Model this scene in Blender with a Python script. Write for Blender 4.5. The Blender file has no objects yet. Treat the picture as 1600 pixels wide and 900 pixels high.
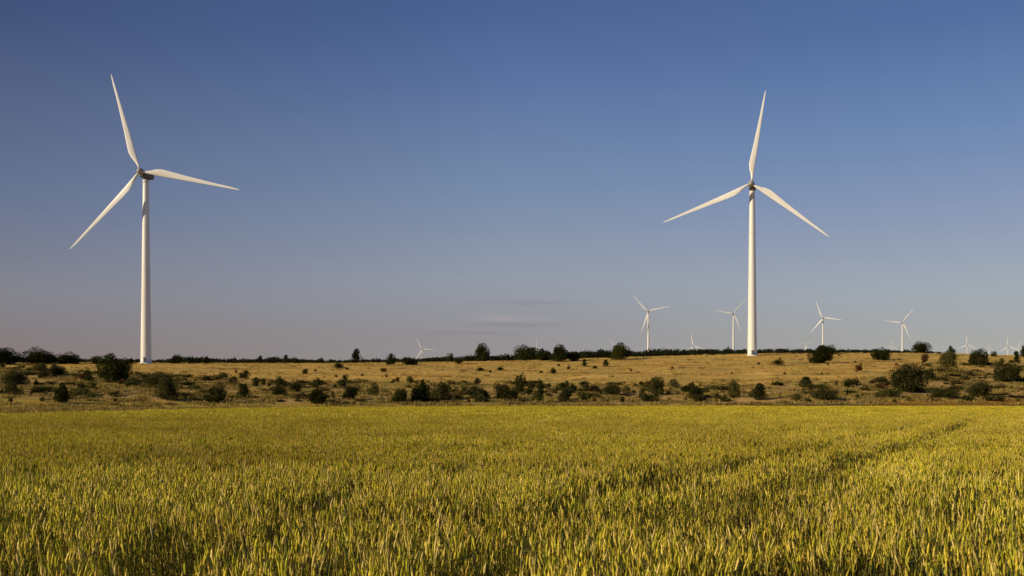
import bpy, math, random
import numpy as np
from mathutils import Matrix, Vector

S = bpy.context.scene
COL = S.collection
PI = math.pi
F = 1555.6          # focal length in photo pixels (35 mm lens on 36 mm film, 1600 px wide)
HOR = 628.0         # photo row of the true horizon
EYE = 1.75

# ------------------------------------------------------------------ helpers
def link(o):
    COL.objects.link(o); return o
def tag(o, label=None, cat=None, group=None, kind=None):
    if label: o['label'] = label
    if cat: o['category'] = cat
    if group: o['group'] = group
    if kind: o['kind'] = kind
    return o
def mesh_np(name, verts, faces, mat=None, smooth=False, col=None):
    """verts (n,3); faces list of arrays of shape (m,k)"""
    me = bpy.data.meshes.new(name)
    verts = np.asarray(verts, dtype=np.float32)
    if not isinstance(faces, (list, tuple)): faces = [faces]
    faces = [np.asarray(f, dtype=np.int32) for f in faces if len(f)]
    tot = np.concatenate([np.full(len(f), f.shape[1], dtype=np.int32) for f in faces])
    loops = np.concatenate([f.ravel() for f in faces])
    me.vertices.add(len(verts)); me.vertices.foreach_set('co', verts.ravel())
    me.loops.add(len(loops)); me.loops.foreach_set('vertex_index', loops)
    me.polygons.add(len(tot))
    start = np.concatenate([[0], np.cumsum(tot)[:-1]]).astype(np.int32)
    me.polygons.foreach_set('loop_start', start)
    me.polygons.foreach_set('loop_total', tot)
    if smooth: me.polygons.foreach_set('use_smooth', np.ones(len(tot), dtype=bool))
    me.update(calc_edges=True)
    if col is not None:
        a = me.color_attributes.new('Col', 'FLOAT_COLOR', 'POINT')
        c = np.ones((len(verts), 4), dtype=np.float32); c[:, :3] = col
        a.data.foreach_set('color', c.ravel())
    if mat: me.materials.append(mat)
    return me
def empty(name, loc):
    o = bpy.data.objects.new(name, None); o.location = loc; o.empty_display_size = 1
    return link(o)
def child(name, me, parent, loc=(0, 0, 0), mtx=None):
    o = bpy.data.objects.new(name, me); link(o); o.parent = parent
    if mtx is not None: o.matrix_local = mtx
    else: o.location = loc
    return o

# smooth value noise in numpy
_rng = np.random.RandomState(7)
_tab = _rng.rand(256, 256)
def vnoise(x, y):
    xi = np.floor(x).astype(int); yi = np.floor(y).astype(int)
    fx = x - xi; fy = y - yi
    fx = fx * fx * (3 - 2 * fx); fy = fy * fy * (3 - 2 * fy)
    g = lambda a, b: _tab[a % 256, b % 256]
    return (g(xi, yi) * (1 - fx) + g(xi + 1, yi) * fx) * (1 - fy) + (g(xi, yi + 1) * (1 - fx) + g(xi + 1, yi + 1) * fx) * fy
def fbm(x, y, o=3):
    s = 0; a = 1; t = 0
    for i in range(o):
        s = s + a * vnoise(x * 2 ** i + 17.3 * i, y * 2 ** i + 5.1 * i); t += a; a *= .5
    return s / t
def sstep(a, b, x):
    t = np.clip((x - a) / (b - a), 0, 1); return t * t * (3 - 2 * t)

# ------------------------------------------------------------------ terrain
def px2u(px): return (px - 800.0) / F
CR = np.array([(-300, 568), (0, 568), (200, 567), (300, 568), (500, 568), (700, 566), (800, 564), (900, 561), (1000, 558),
               (1100, 555), (1200, 552.5), (1300, 552), (1400, 551.5), (1500, 553), (1600, 556), (1900, 560)], float)
FR = np.array([(-300, 590), (500, 586), (800, 575), (950, 556), (1050, 549), (1420, 549), (1480, 556), (1600, 560), (1900, 562)], float)
def crest_row(u): return np.interp(u * F + 800, CR[:, 0], CR[:, 1])
def far_row(u): return np.interp(u * F + 800, FR[:, 0], FR[:, 1])
def crest_d(u): return np.interp(u, [-.6, -.367, .241, .6], [405, 415, 472, 470])
def foot_d(u): return np.interp(u, [-.6, -.35, -.1, .6], [165, 190, 215, 235])
def height(x, y):
    x = np.asarray(x, float); y = np.asarray(y, float)
    ys = np.maximum(y, 30.0)
    u = np.clip(x / ys, -.66, .66)
    T = (HOR - crest_row(u)) / F; TF = (HOR - far_row(u)) / F
    Yc = crest_d(u); Y0 = foot_d(u)
    zc = EYE + T * Yc
    t = np.clip((ys - Y0) / (Yc - Y0), 0, 1)
    e = np.where(t < .12, t * t / .24, t - .06) / .94
    z1 = zc * e
    und = (fbm(x / 38 + 40, ys / 26 + 9, 3) - .5) * 2.6 * np.clip(t * 6, 0, 1) * np.clip((1 - t) * 2.2 - .15, 0, 1)
    s = sstep(0, 1500, ys - Yc)
    z2 = EYE + (T * (1 - s) + TF * s) * np.minimum(ys, 6500)
    return np.where(ys < Yc, z1 + und, z2)
def hz(x, y): return float(height(np.array([x]), np.array([y]))[0])
_D = np.concatenate([np.arange(60, 700, .5), np.arange(700, 1200, 4)])
def hit(px, row):
    """where the sight line through a photo pixel meets the ground"""
    u = px2u(px)
    z = height(u * _D, _D)
    r = HOR - F * (z - EYE) / _D
    k = np.nonzero(r <= row)[0]
    lim = crest_d(u) * 1.03
    d = _D[k[0]] if len(k) else lim
    d = min(d, lim)
    return u * d, d, hz(u * d, d)

# ------------------------------------------------------------------ materials
def newmat(name):
    m = bpy.data.materials.new(name); m.use_nodes = True
    nt = m.node_tree; nt.nodes.clear()
    return m, nt, nt.nodes, nt.links
def N(nodes, t, **kw):
    n = nodes.new(t)
    for k, v in kw.items():
        if k in n.inputs: n.inputs[k].default_value = v
        else: setattr(n, k, v)
    return n

def mat_paint(name, base, rough=.42, dirt=.10):
    m, nt, ns, L = newmat(name)
    out = N(ns, 'ShaderNodeOutputMaterial'); b = N(ns, 'ShaderNodeBsdfPrincipled', Roughness=rough)
    tc = N(ns, 'ShaderNodeTexCoord')
    mp = N(ns, 'ShaderNodeMapping'); mp.inputs['Scale'].default_value = (.9, .9, .12)
    no = N(ns, 'ShaderNodeTexNoise', Scale=1.1, Detail=6.0, Roughness=.6)
    rp = N(ns, 'ShaderNodeValToRGB')
    rp.color_ramp.elements[0].position = .35; rp.color_ramp.elements[0].color = (*[c * (1 - dirt) for c in base], 1)
    rp.color_ramp.elements[1].position = .65; rp.color_ramp.elements[1].color = (*base, 1)
    L.new(tc.outputs['Object'], mp.inputs[0]); L.new(mp.outputs[0], no.inputs['Vector'])
    m2 = N(ns, 'ShaderNodeMapping'); m2.inputs['Scale'].default_value = (3.2, 3.2, .05); L.new(tc.outputs['Object'], m2.inputs[0])
    n2 = N(ns, 'ShaderNodeTexNoise', Scale=1.0, Detail=5.0, Roughness=.7); L.new(m2.outputs[0], n2.inputs['Vector'])
    r2 = N(ns, 'ShaderNodeMapRange'); r2.inputs[1].default_value = .35; r2.inputs[2].default_value = .6; r2.inputs[3].default_value = .84; r2.inputs[4].default_value = 1
    L.new(n2.outputs[0], r2.inputs[0])
    vm = N(ns, 'ShaderNodeVectorMath', operation='SCALE'); L.new(rp.outputs[0], vm.inputs[0]); L.new(r2.outputs[0], vm.inputs['Scale'])
    L.new(no.outputs[0], rp.inputs[0]); L.new(vm.outputs[0], b.inputs['Base Color']); L.new(b.outputs[0], out.inputs[0])
    return m
M_WHITE = mat_paint('white_paint', (.78, .765, .73), dirt=.08)
M_HUB = mat_paint('hub_grey', (.36, .34, .31), .5)
M_NAC = mat_paint('nacelle_grey', (.10, .10, .10), .5)

def mat_leaf(name, dark, light, transl=.25, scale=.5):
    m, nt, ns, L = newmat(name)
    out = N(ns, 'ShaderNodeOutputMaterial')
    oi = N(ns, 'ShaderNodeObjectInfo'); ge = N(ns, 'ShaderNodeNewGeometry')
    no = N(ns, 'ShaderNodeTexNoise', Scale=scale, Detail=3.0)
    L.new(ge.outputs['Position'], no.inputs['Vector'])
    ad = N(ns, 'ShaderNodeMath', operation='ADD'); L.new(oi.outputs['Random'], ad.inputs[0]); L.new(no.outputs[0], ad.inputs[1])
    ad2 = N(ns, 'ShaderNodeMath', operation='ADD'); L.new(ad.outputs[0], ad2.inputs[0]); L.new(ge.outputs['Random Per Island'], ad2.inputs[1])
    dv = N(ns, 'ShaderNodeMath', operation='DIVIDE'); L.new(ad2.outputs[0], dv.inputs[0]); dv.inputs[1].default_value = 3
    rp = N(ns, 'ShaderNodeValToRGB')
    rp.color_ramp.elements[0].position = .25; rp.color_ramp.elements[0].color = (*dark, 1)
    rp.color_ramp.elements[1].position = .8; rp.color_ramp.elements[1].color = (*light, 1)
    L.new(dv.outputs[0], rp.inputs[0])
    d = N(ns, 'ShaderNodeBsdfDiffuse'); t = N(ns, 'ShaderNodeBsdfTranslucent'); mx = N(ns, 'ShaderNodeMixShader'); mx.inputs[0].default_value = transl
    L.new(rp.outputs[0], d.inputs[0]); L.new(rp.outputs[0], t.inputs[0])
    L.new(d.outputs[0], mx.inputs[1]); L.new(t.outputs[0], mx.inputs[2]); L.new(mx.outputs[0], out.inputs[0])
    return m
M_OAK = mat_leaf('oak_leaves', (.014, .020, .005), (.068, .072, .016))
M_SHRUB = mat_leaf('shrub_leaves', (.020, .025, .008), (.105, .096, .030))
M_OLIVE = mat_leaf('olive_leaves', (.042, .046, .014), (.17, .15, .042))
M_RUST = mat_leaf('dry_shrub_leaves', (.05, .022, .008), (.13, .065, .025))
M_FAR = mat_leaf('far_wood_leaves', (.018, .022, .010), (.045, .050, .022), scale=.05)

def mat_bark():
    m, nt, ns, L = newmat('bark')
    out = N(ns, 'ShaderNodeOutputMaterial'); b = N(ns, 'ShaderNodeBsdfPrincipled', Roughness=.9)
    no = N(ns, 'ShaderNodeTexNoise', Scale=6.0, Detail=5.0); rp = N(ns, 'ShaderNodeValToRGB')
    rp.color_ramp.elements[0].color = (.03, .022, .015, 1); rp.color_ramp.elements[1].color = (.12, .09, .06, 1)
    L.new(no.outputs[0], rp.inputs[0]); L.new(rp.outputs[0], b.inputs['Base Color']); L.new(b.outputs[0], out.inputs[0])
    return m
M_BARK = mat_bark()

def mat_vcol(name, transl, noise_amt=.35, nscale=.25, per_inst=.2):
    """leafy material coloured per vertex, varied over the field by world-space noise and per clump"""
    m, nt, ns, L = newmat(name)
    out = N(ns, 'ShaderNodeOutputMaterial')
    at = N(ns, 'ShaderNodeAttribute'); at.attribute_name = 'Col'
    ge = N(ns, 'ShaderNodeNewGeometry'); oi = N(ns, 'ShaderNodeObjectInfo')
    no = N(ns, 'ShaderNodeTexNoise', Scale=nscale, Detail=4.0); L.new(ge.outputs['Position'], no.inputs['Vector'])
    mr = N(ns, 'ShaderNodeMapRange'); mr.inputs[1].default_value = .3; mr.inputs[2].default_value = .7
    mr.inputs[3].default_value = 1 - noise_amt; mr.inputs[4].default_value = 1 + noise_amt * .4
    L.new(no.outputs[0], mr.inputs[0])
    mr2 = N(ns, 'ShaderNodeMapRange'); mr2.inputs[3].default_value = 1 - per_inst; mr2.inputs[4].default_value = 1 + per_inst
    L.new(oi.outputs['Random'], mr2.inputs[0])
    mu = N(ns, 'ShaderNodeMath', operation='MULTIPLY'); L.new(mr.outputs[0], mu.inputs[0]); L.new(mr2.outputs[0], mu.inputs[1])
    hs = N(ns, 'ShaderNodeHueSaturation'); L.new(at.outputs['Color'], hs.inputs['Color']); L.new(mu.outputs[0], hs.inputs['Value'])
    mh = N(ns, 'ShaderNodeMapRange'); mh.inputs[3].default_value = .482; mh.inputs[4].default_value = .518
    L.new(no.outputs[0], mh.inputs[0]); L.new(mh.outputs[0], hs.inputs['Hue'])
    d = N(ns, 'ShaderNodeBsdfDiffuse'); t = N(ns, 'ShaderNodeBsdfTranslucent'); mx = N(ns, 'ShaderNodeMixShader'); mx.inputs[0].default_value = transl
    L.new(hs.outputs[0], d.inputs[0]); L.new(hs.outputs[0], t.inputs[0])
    L.new(d.outputs[0], mx.inputs[1]); L.new(t.outputs[0], mx.inputs[2]); L.new(mx.outputs[0], out.inputs[0])
    return m
M_WHEAT = mat_vcol('wheat', .22, .24)
M_DRY = mat_vcol('dry_grass', .3, .4, .06, .3)

def mat_ground():
    m, nt, ns, L = newmat('ground')
    out = N(ns, 'ShaderNodeOutputMaterial'); b = N(ns, 'ShaderNodeBsdfPrincipled', Roughness=.95)
    b.inputs['Specular IOR Level'].default_value = .1
    at = N(ns, 'ShaderNodeAttribute'); at.attribute_name = 'Col'
    tc = N(ns, 'ShaderNodeNewGeometry')
    mp = N(ns, 'ShaderNodeMapping'); mp.inputs['Scale'].default_value = (.05, .16, .16)
    n1 = N(ns, 'ShaderNodeTexNoise', Scale=1.0, Detail=8.0, Roughness=.62)
    L.new(tc.outputs['Position'], mp.inputs[0]); L.new(mp.outputs[0], n1.inputs['Vector'])
    n2 = N(ns, 'ShaderNodeTexNoise', Scale=.9, Detail=6.0, Roughness=.7); L.new(tc.outputs['Position'], n2.inputs['Vector'])
    r1 = N(ns, 'ShaderNodeMapRange'); r1.inputs[1].default_value = .3; r1.inputs[2].default_value = .7; r1.inputs[3].default_value = .55; r1.inputs[4].default_value = 1.25
    r2 = N(ns, 'ShaderNodeMapRange'); r2.inputs[1].default_value = .3; r2.inputs[2].default_value = .7; r2.inputs[3].default_value = .65; r2.inputs[4].default_value = 1.25
    L.new(n1.outputs[0], r1.inputs[0]); L.new(n2.outputs[0], r2.inputs[0])
    mu = N(ns, 'ShaderNodeMath', operation='MULTIPLY'); L.new(r1.outputs[0], mu.inputs[0]); L.new(r2.outputs[0], mu.inputs[1])
    hs = N(ns, 'ShaderNodeHueSaturation'); L.new(at.outputs['Color'], hs.inputs['Color']); L.new(mu.outputs[0], hs.inputs['Value'])
    mh = N(ns, 'ShaderNodeMapRange'); mh.inputs[3].default_value = .52; mh.inputs[4].default_value = .485
    L.new(n1.outputs[0], mh.inputs[0]); L.new(mh.outputs[0], hs.inputs['Hue'])
    bp = N(ns, 'ShaderNodeBump', Strength=.8, Distance=.5); L.new(n2.outputs[0], bp.inputs['Height']); L.new(bp.outputs[0], b.inputs['Normal'])
    L.new(hs.outputs[0], b.inputs['Base Color']); L.new(b.outputs[0], out.inputs[0])
    return m
M_GROUND = mat_ground()

# ------------------------------------------------------------------ ground sheet
def field_edge(u):   # far edge of the wheat
    return np.interp(u, [-.7, -.5145, -.39, -.257, 0, .2, .7], [74, 86, 112, 170, 225, 245, 262])
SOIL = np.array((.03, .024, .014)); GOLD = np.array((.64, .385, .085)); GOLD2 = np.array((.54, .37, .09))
OLIVE = np.array((.32, .225, .055)); GREYBR = np.array((.45, .275, .095)); VERGE = np.array((.38, .265, .04)); BROWN = np.array((.34, .17, .02))
def mixc(a, b, t): return a * (1 - t[..., None]) + b * t[..., None]
def build_ground():
    ss = np.linspace(-1.25, 1.25, 420)
    ds = np.concatenate([np.arange(-60, 60, 10), np.arange(60, 170, 5), np.arange(170, 480, 1.6), np.geomspace(480, 9000, 110)])
    Sg, Dg = np.meshgrid(ss, ds)
    X = Sg * (np.abs(Dg) + 60) ; Y = Dg
    # denser along the view, always centred on it
    Z = height(X, Y)
    u = np.clip(X / np.maximum(Y, 30), -.66, .66); px = u * F + 800
    row = HOR - F * (Z - EYE) / np.maximum(Y, 30)
    n = fbm(X / 24, Y / 13, 4); n2 = fbm(X / 9 + 77, Y / 6 + 3, 3)
    c = np.broadcast_to(GOLD, X.shape + (3,)).copy()
    c = mixc(c, GOLD2, sstep(.4, .65, n2))
    # lower slope: duller olive and grey-brown scrubland
    lo_row = np.interp(px, [-300, 0, 210, 260, 420, 800, 1200, 1400, 1600], [575, 577, 580, 588, 596, 598, 600, 584, 568])
    k = sstep(-6, 14, row - lo_row + (n - .5) * 26)
    c = mixc(c, mixc(np.broadcast_to(GREYBR, c.shape), np.broadcast_to(OLIVE, c.shape), sstep(.35, .6, n2)), k * .92)
    k = sstep(1, 6, row - np.interp(px, [0, 400, 900, 1600], [619, 626, 628, 628]) + (n2 - .5) * 5)
    c = mixc(c, np.broadcast_to(VERGE, c.shape), k)
    k = sstep(1330, 1400, px + (n - .5) * 60) * sstep(621, 624, row)
    c = mixc(c, np.broadcast_to(BROWN, c.shape), k)
    # thin streaks of darker olive running across the slope
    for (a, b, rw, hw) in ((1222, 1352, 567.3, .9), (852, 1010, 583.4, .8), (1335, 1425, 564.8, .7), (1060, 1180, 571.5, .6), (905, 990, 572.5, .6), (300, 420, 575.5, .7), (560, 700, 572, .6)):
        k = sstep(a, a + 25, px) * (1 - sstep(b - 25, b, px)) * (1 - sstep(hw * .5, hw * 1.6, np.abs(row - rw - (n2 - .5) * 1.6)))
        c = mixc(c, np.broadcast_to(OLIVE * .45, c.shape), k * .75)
    # ridge beyond the crest
    k = sstep(0, 12, Y - crest_d(u)) * sstep(560, 700, 700 - (px - 1000) * .9) 
    c = mixc(c, np.broadcast_to(OLIVE, c.shape), k * .8)
    k = sstep(30, 120, Y - crest_d(u))
    c = mixc(c, np.broadcast_to(OLIVE * .8, c.shape), k)
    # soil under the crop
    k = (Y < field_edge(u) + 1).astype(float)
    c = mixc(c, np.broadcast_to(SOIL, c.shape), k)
    nr, nc = X.shape
    idx = np.arange(nr * nc).reshape(nr, nc)
    f = np.stack([idx[:-1, :-1], idx[:-1, 1:], idx[1:, 1:], idx[1:, :-1]], -1).reshape(-1, 4)
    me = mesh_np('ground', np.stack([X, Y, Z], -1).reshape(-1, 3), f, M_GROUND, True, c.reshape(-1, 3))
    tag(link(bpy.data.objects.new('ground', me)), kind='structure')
build_ground()

# ------------------------------------------------------------------ geometry-node scatter (one object, nobody could count the stalks)
def scatter(name, pts, variant, rot, scl, sources, mat, label):
    me = bpy.data.meshes.new(name)
    me.vertices.add(len(pts)); me.vertices.foreach_set('co', np.asarray(pts, np.float32).ravel())
    a = me.attributes.new('variant', 'INT', 'POINT'); a.data.foreach_set('value', variant.astype(np.int32))
    a = me.attributes.new('spin', 'FLOAT_VECTOR', 'POINT'); a.data.foreach_set('vector', rot.astype(np.float32).ravel())
    a = me.attributes.new('size', 'FLOAT_VECTOR', 'POINT'); a.data.foreach_set('vector', scl.astype(np.float32).ravel())
    o = link(bpy.data.objects.new(name, me))
    ng = bpy.data.node_groups.new(name + '_scatter', 'GeometryNodeTree')
    ng.interface.new_socket('Geometry', in_out='INPUT', socket_type='NodeSocketGeometry')
    ng.interface.new_socket('Geometry', in_out='OUTPUT', socket_type='NodeSocketGeometry')
    ns = ng.nodes; L = ng.links
    gi = ns.new('NodeGroupInput'); go = ns.new('NodeGroupOutput'); jn = ns.new('GeometryNodeJoinGeometry')
    def attr(nm, ty):
        n = ns.new('GeometryNodeInputNamedAttribute'); n.data_type = ty; n.inputs[0].default_value = nm; return n
    av = attr('variant', 'INT'); ar = attr('spin', 'FLOAT_VECTOR'); asz = attr('size', 'FLOAT_VECTOR')
    for i, src in enumerate(sources):
        cp = ns.new('FunctionNodeCompare'); cp.data_type = 'INT'; cp.operation = 'EQUAL'
        ia = [s for s in cp.inputs if s.type == 'INT']
        L.new([s for s in av.outputs if s.enabled][0], ia[0]); ia[1].default_value = i
        ob = bpy.data.objects.new(name + '_source', src)
        inf = ns.new('GeometryNodeObjectInfo'); inf.inputs['Object'].default_value = ob
        inf.inputs['As Instance'].default_value = True
        ip = ns.new('GeometryNodeInstanceOnPoints')
        L.new(gi.outputs[0], ip.inputs['Points']); L.new(cp.outputs[0], ip.inputs['Selection'])
        L.new(inf.outputs['Geometry'], ip.inputs['Instance'])
        L.new([s for s in ar.outputs if s.enabled][0], ip.inputs['Rotation'])
        L.new([s for s in asz.outputs if s.enabled][0], ip.inputs['Scale'])
        L.new(ip.outputs[0], jn.inputs[0])
    L.new(jn.outputs[0], go.inputs[0])
    md = o.modifiers.new('scatter', 'NODES'); md.node_group = ng
    tag(o, label, name.replace('_', ' '), kind='stuff')
    return o

R = np.random.RandomState(11)
HEADC = np.array([(.68, .56, .035), (.60, .53, .03), (.74, .58, .06), (.48, .46, .03), (.76, .60, .12), (.70, .50, .06)])
LEAFC = np.array([(.13, .175, .03), (.20, .23, .03), (.07, .12, .04), (.36, .33, .05), (.12, .16, .07), (.18, .20, .12), (.08, .11, .07)])
def ribbon(p, w, wd, V, C, Fq, c):
    """flat strip along points p with half-width w[i] in direction wd"""
    b = len(V)
    for i in range(len(p)):
        V.append(p[i] - wd * w[i]); V.append(p[i] + wd * w[i]); C.append(c); C.append(c)
    for i in range(len(p) - 1):
        k = b + 2 * i; Fq.append((k, k + 1, k + 3, k + 2))
def wheat_tile(size, n, lod, hmean=.74, wide=1.0, seed=0):
    r = np.random.RandomState(seed); V = []; C = []; Fq = []
    g = int(math.ceil(math.sqrt(n)))
    for i in range(n):
        x = ((i % g + r.rand()) / g - .5) * size; y = ((i // g + r.rand()) / g - .5) * size
        h = hmean * (1 + r.randn() * .09)
        if r.rand() < .12: h *= .86
        az = r.rand() * 2 * PI; lean = abs(r.randn()) * .05 + .01
        dv = np.array([math.cos(az), math.sin(az), 0]); 
        base = np.array([x, y, 0.]); top = base + dv * lean * h + np.array([0, 0, h - .09])
        hc = HEADC[r.randint(len(HEADC))] * (.75 + .45 * r.rand()); lc = LEAFC[r.randint(len(LEAFC))] * (.7 + .4 * r.rand()) * (.78 if lod == 0 else .95)
        hc = hc * np.array([(.95, .95, 1.45), (.95, .975, 1.4), (.97, .99, 1.2), (1, 1, 1)][lod + (size > 1.8)])
        a2 = r.rand() * 2 * PI; wd = np.array([math.cos(a2), math.sin(a2), 0])
        # stem
        z0 = .25 if lod < 2 else .45
        b0 = base + (top - base) * z0
        ribbon([b0, top], [.0028 * wide, .0022 * wide], wd, V, C, Fq, hc * .6 + lc * .3)
        # ear
        hl = .06 + .028 * r.rand(); tip = top + np.array([0, 0, hl]) + dv * (lean * 1.4 + .1 * r.rand()) * hl * 2
        if lod == 0:
            ax = (tip - top); k = 5; ring = [.003, .0080, .0094, .0078, .0029]
            t1 = np.array([math.cos(a2), math.sin(a2), 0]); t2 = np.array([-math.sin(a2), math.cos(a2), 0]); b = len(V)
            for j in range(5):
                q = top + ax * j / 4
                for m_ in range(4):
                    th = m_ * PI / 2
                    V.append(q + (t1 * math.cos(th) * .75 + t2 * math.sin(th)) * ring[j] * (1 + .2 * r.randn() * .5)); C.append(hc * (.85 + .3 * (j % 2)))
            for j in range(4):
                for m_ in range(4):
                    Fq.append((b + j * 4 + m_, b + j * 4 + (m_ + 1) % 4, b + j * 4 + 4 + (m_ + 1) % 4, b + j * 4 + 4 + m_))
            for m_ in range(3):   # short awns
                q = top + ax * (.55 + .2 * m_); e = tip + np.array([r.randn() * .01, r.randn() * .01, .03 + .015 * r.rand()])
                ribbon([q, e], [.0011, .0003], wd, V, C, Fq, hc * 1.1)
        else:
            md = (top + tip) / 2; wv = .0085 * wide
            ribbon([top, md, tip], [wv * .4, wv, wv * .3], wd, V, C, Fq, hc)
            if lod == 1 or r.rand() < .5:
                w2 = np.array([-wd[1], wd[0], 0]); ribbon([top, md, tip], [wv * .4, wv, wv * .3], w2, V, C, Fq, hc * .95)
        # leaves
        for q in range(2 if lod < 2 else 1):
            zf = .55 + .4 * r.rand() if q else .82 + .12 * r.rand()
            p0 = base + (top - base) * zf; la = r.rand() * 2 * PI; ld = np.array([math.cos(la), math.sin(la), 0])
            ll = .09 + .10 * r.rand(); w = .0048 * wide; up = .5 + .5 * r.rand()
            pw = np.array([-ld[1], ld[0], 0])
            p1 = p0 + ld * ll * .16 + np.array([0, 0, ll * .6 * up]); p2 = p0 + ld * ll * .42 + np.array([0, 0, ll * .9 * up * (.5 + .5 * r.rand())])
            p3 = p0 + ld * ll * .75 + np.array([0, 0, ll * (.9 * up - .7 * r.rand())])
            c = lc if r.rand() < .8 else hc * .8
            if q == 0 and r.rand() < .3: c = c * .6
            if lod == 0: ribbon([p0, p1, p2, p3], [w * .7, w, w * .8, w * .1], pw, V, C, Fq, c)
            else: ribbon([p0, p1, p2], [w * .8, w, w * .2], pw, V, C, Fq, c)
    return mesh_np('wheat', V, np.array(Fq), M_WHEAT, False, np.array(C))

def track_dist(x, y):
    """distance from the two tractor wheel marks crossing the crop"""
    a = np.abs((x - 3.1 - .52 * (y - 12)) / 1.127)
    b = np.abs((x - 3.1 + 2.0 - .52 * (y - 12)) / 1.127)
    return a, b
def wheat_field():
    src = []; P = []; Vr = []; Rt = []; Sc = []
    lods = [(.2, 13, 0, 1.0, 8, 1.5, 15), (.4, 46, 1, 1.2, 6, 15, 60), (1.0, 150, 2, 2.0, 4, 60, 110), (2.0, 330, 2, 3.2, 4, 110, 270)]
    for (size, n, lod, wide, nv, d0, d1) in lods:
        base = len(src)
        for k in range(nv): src.append(wheat_tile(size * 1.25, n if size > .3 else n, lod, wide=wide, seed=100 * len(src) + k))
        sp = size
        ys = np.arange(d0 * (.78 if d0 > 2 else 1), d1 * (1.25 if d1 < 200 else 1), sp)
        X = []; Y = []
        for y in ys:
            hw = .66 * y + 3
            xs = np.arange(-hw, hw, sp); X.append(xs); Y.append(np.full(len(xs), y))
        X = np.concatenate(X); Y = np.concatenate(Y)
        X = X + (R.rand(len(X)) - .5) * sp * .7; Y = Y + (R.rand(len(Y)) - .5) * sp * .7
        keep = Y < field_edge(X / np.maximum(Y, 1)) - size * .3 - 5 * vnoise(X / 3.1 + 8, Y * 0 + 4)
        # neighbouring densities are blended into one another so that no seam shows
        if d0 > 2: keep &= R.rand(len(Y)) < sstep(.78, 1.25, Y / d0)
        if d1 < 200: keep &= R.rand(len(Y)) > sstep(.78, 1.25, Y / d1)
        if size < .5:
            ta, tb = track_dist(X, Y); far = sstep(8.5, 12, Y)
            keep &= ~((ta < (.33 + .003 * Y) * far) & (R.rand(len(Y)) < .97)) & ~((tb < (.26 + .003 * Y) * far) & (R.rand(len(Y)) < .85))
        X = X[keep]; Y = Y[keep]
        hgt = .90 + .2 * fbm(X / 2.2, Y / 1.6, 3) + .08 * (fbm(X / 19 + 5, Y / 13, 2) - .5)
        # hollows where the crop is short and dark
        hol = fbm(X / 1.5 + 31, Y / 1.1 + 8, 2)
        hgt -= .24 * sstep(.58, .68, hol) * np.where(Y < 13, 1.1, .45)
        hgt -= .50 * (fbm(X / .36 + 3, Y / .6 + 60, 2) > .525 + .012 * np.clip(Y - 9, 0, 9)) * (Y < 26)
        hol2 = fbm(X / 14 + 90, Y / 3.2 + 50, 2); hgt -= .05 * sstep(.6, .75, hol2) * (Y > 20)
        ta, tb = track_dist(X, Y)
        wob = vnoise(X * .8, Y * .8)
        fade = sstep(7, 14, Y)
        tw = .10 + .004 * Y
        hgt -= fade * (.42 + .12 * wob) * (1 - sstep(.12 + tw * .3, .24 + tw * .6, ta)) + fade * .36 * (.55 + .7 * wob) * (1 - sstep(.10 + tw * .3, .22 + tw * .6, tb))
        # tramlines running across on the left, far off
        for yc, amp, x1 in ((52, .10, 6), (37, .08, -3), (86, .10, 30)):
            hgt -= amp * (1 - sstep(.4, 1.1, np.abs(Y - yc - X * .12))) * (X < x1)
        hgt = np.clip(hgt, .42, 1.2)
        P.append(np.stack([X, Y, np.zeros_like(X)], -1)); Vr.append(base + R.randint(0, nv, len(X)))
        q = R.randint(0, 4, len(X)) * PI / 2 + R.randn(len(X)) * .2
        Rt.append(np.stack([R.randn(len(X)) * .03, R.randn(len(X)) * .03, q], -1))
        Sc.append(np.stack([np.ones_like(X), np.ones_like(X), hgt], -1))
    P = np.concatenate(P); print('wheat clumps', len(P))
    scatter('wheat', P, np.concatenate(Vr), np.concatenate(Rt), np.concatenate(Sc), src, M_WHEAT,
            'ripening yellow green wheat crop covering the whole foreground field')
wheat_field()

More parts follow.
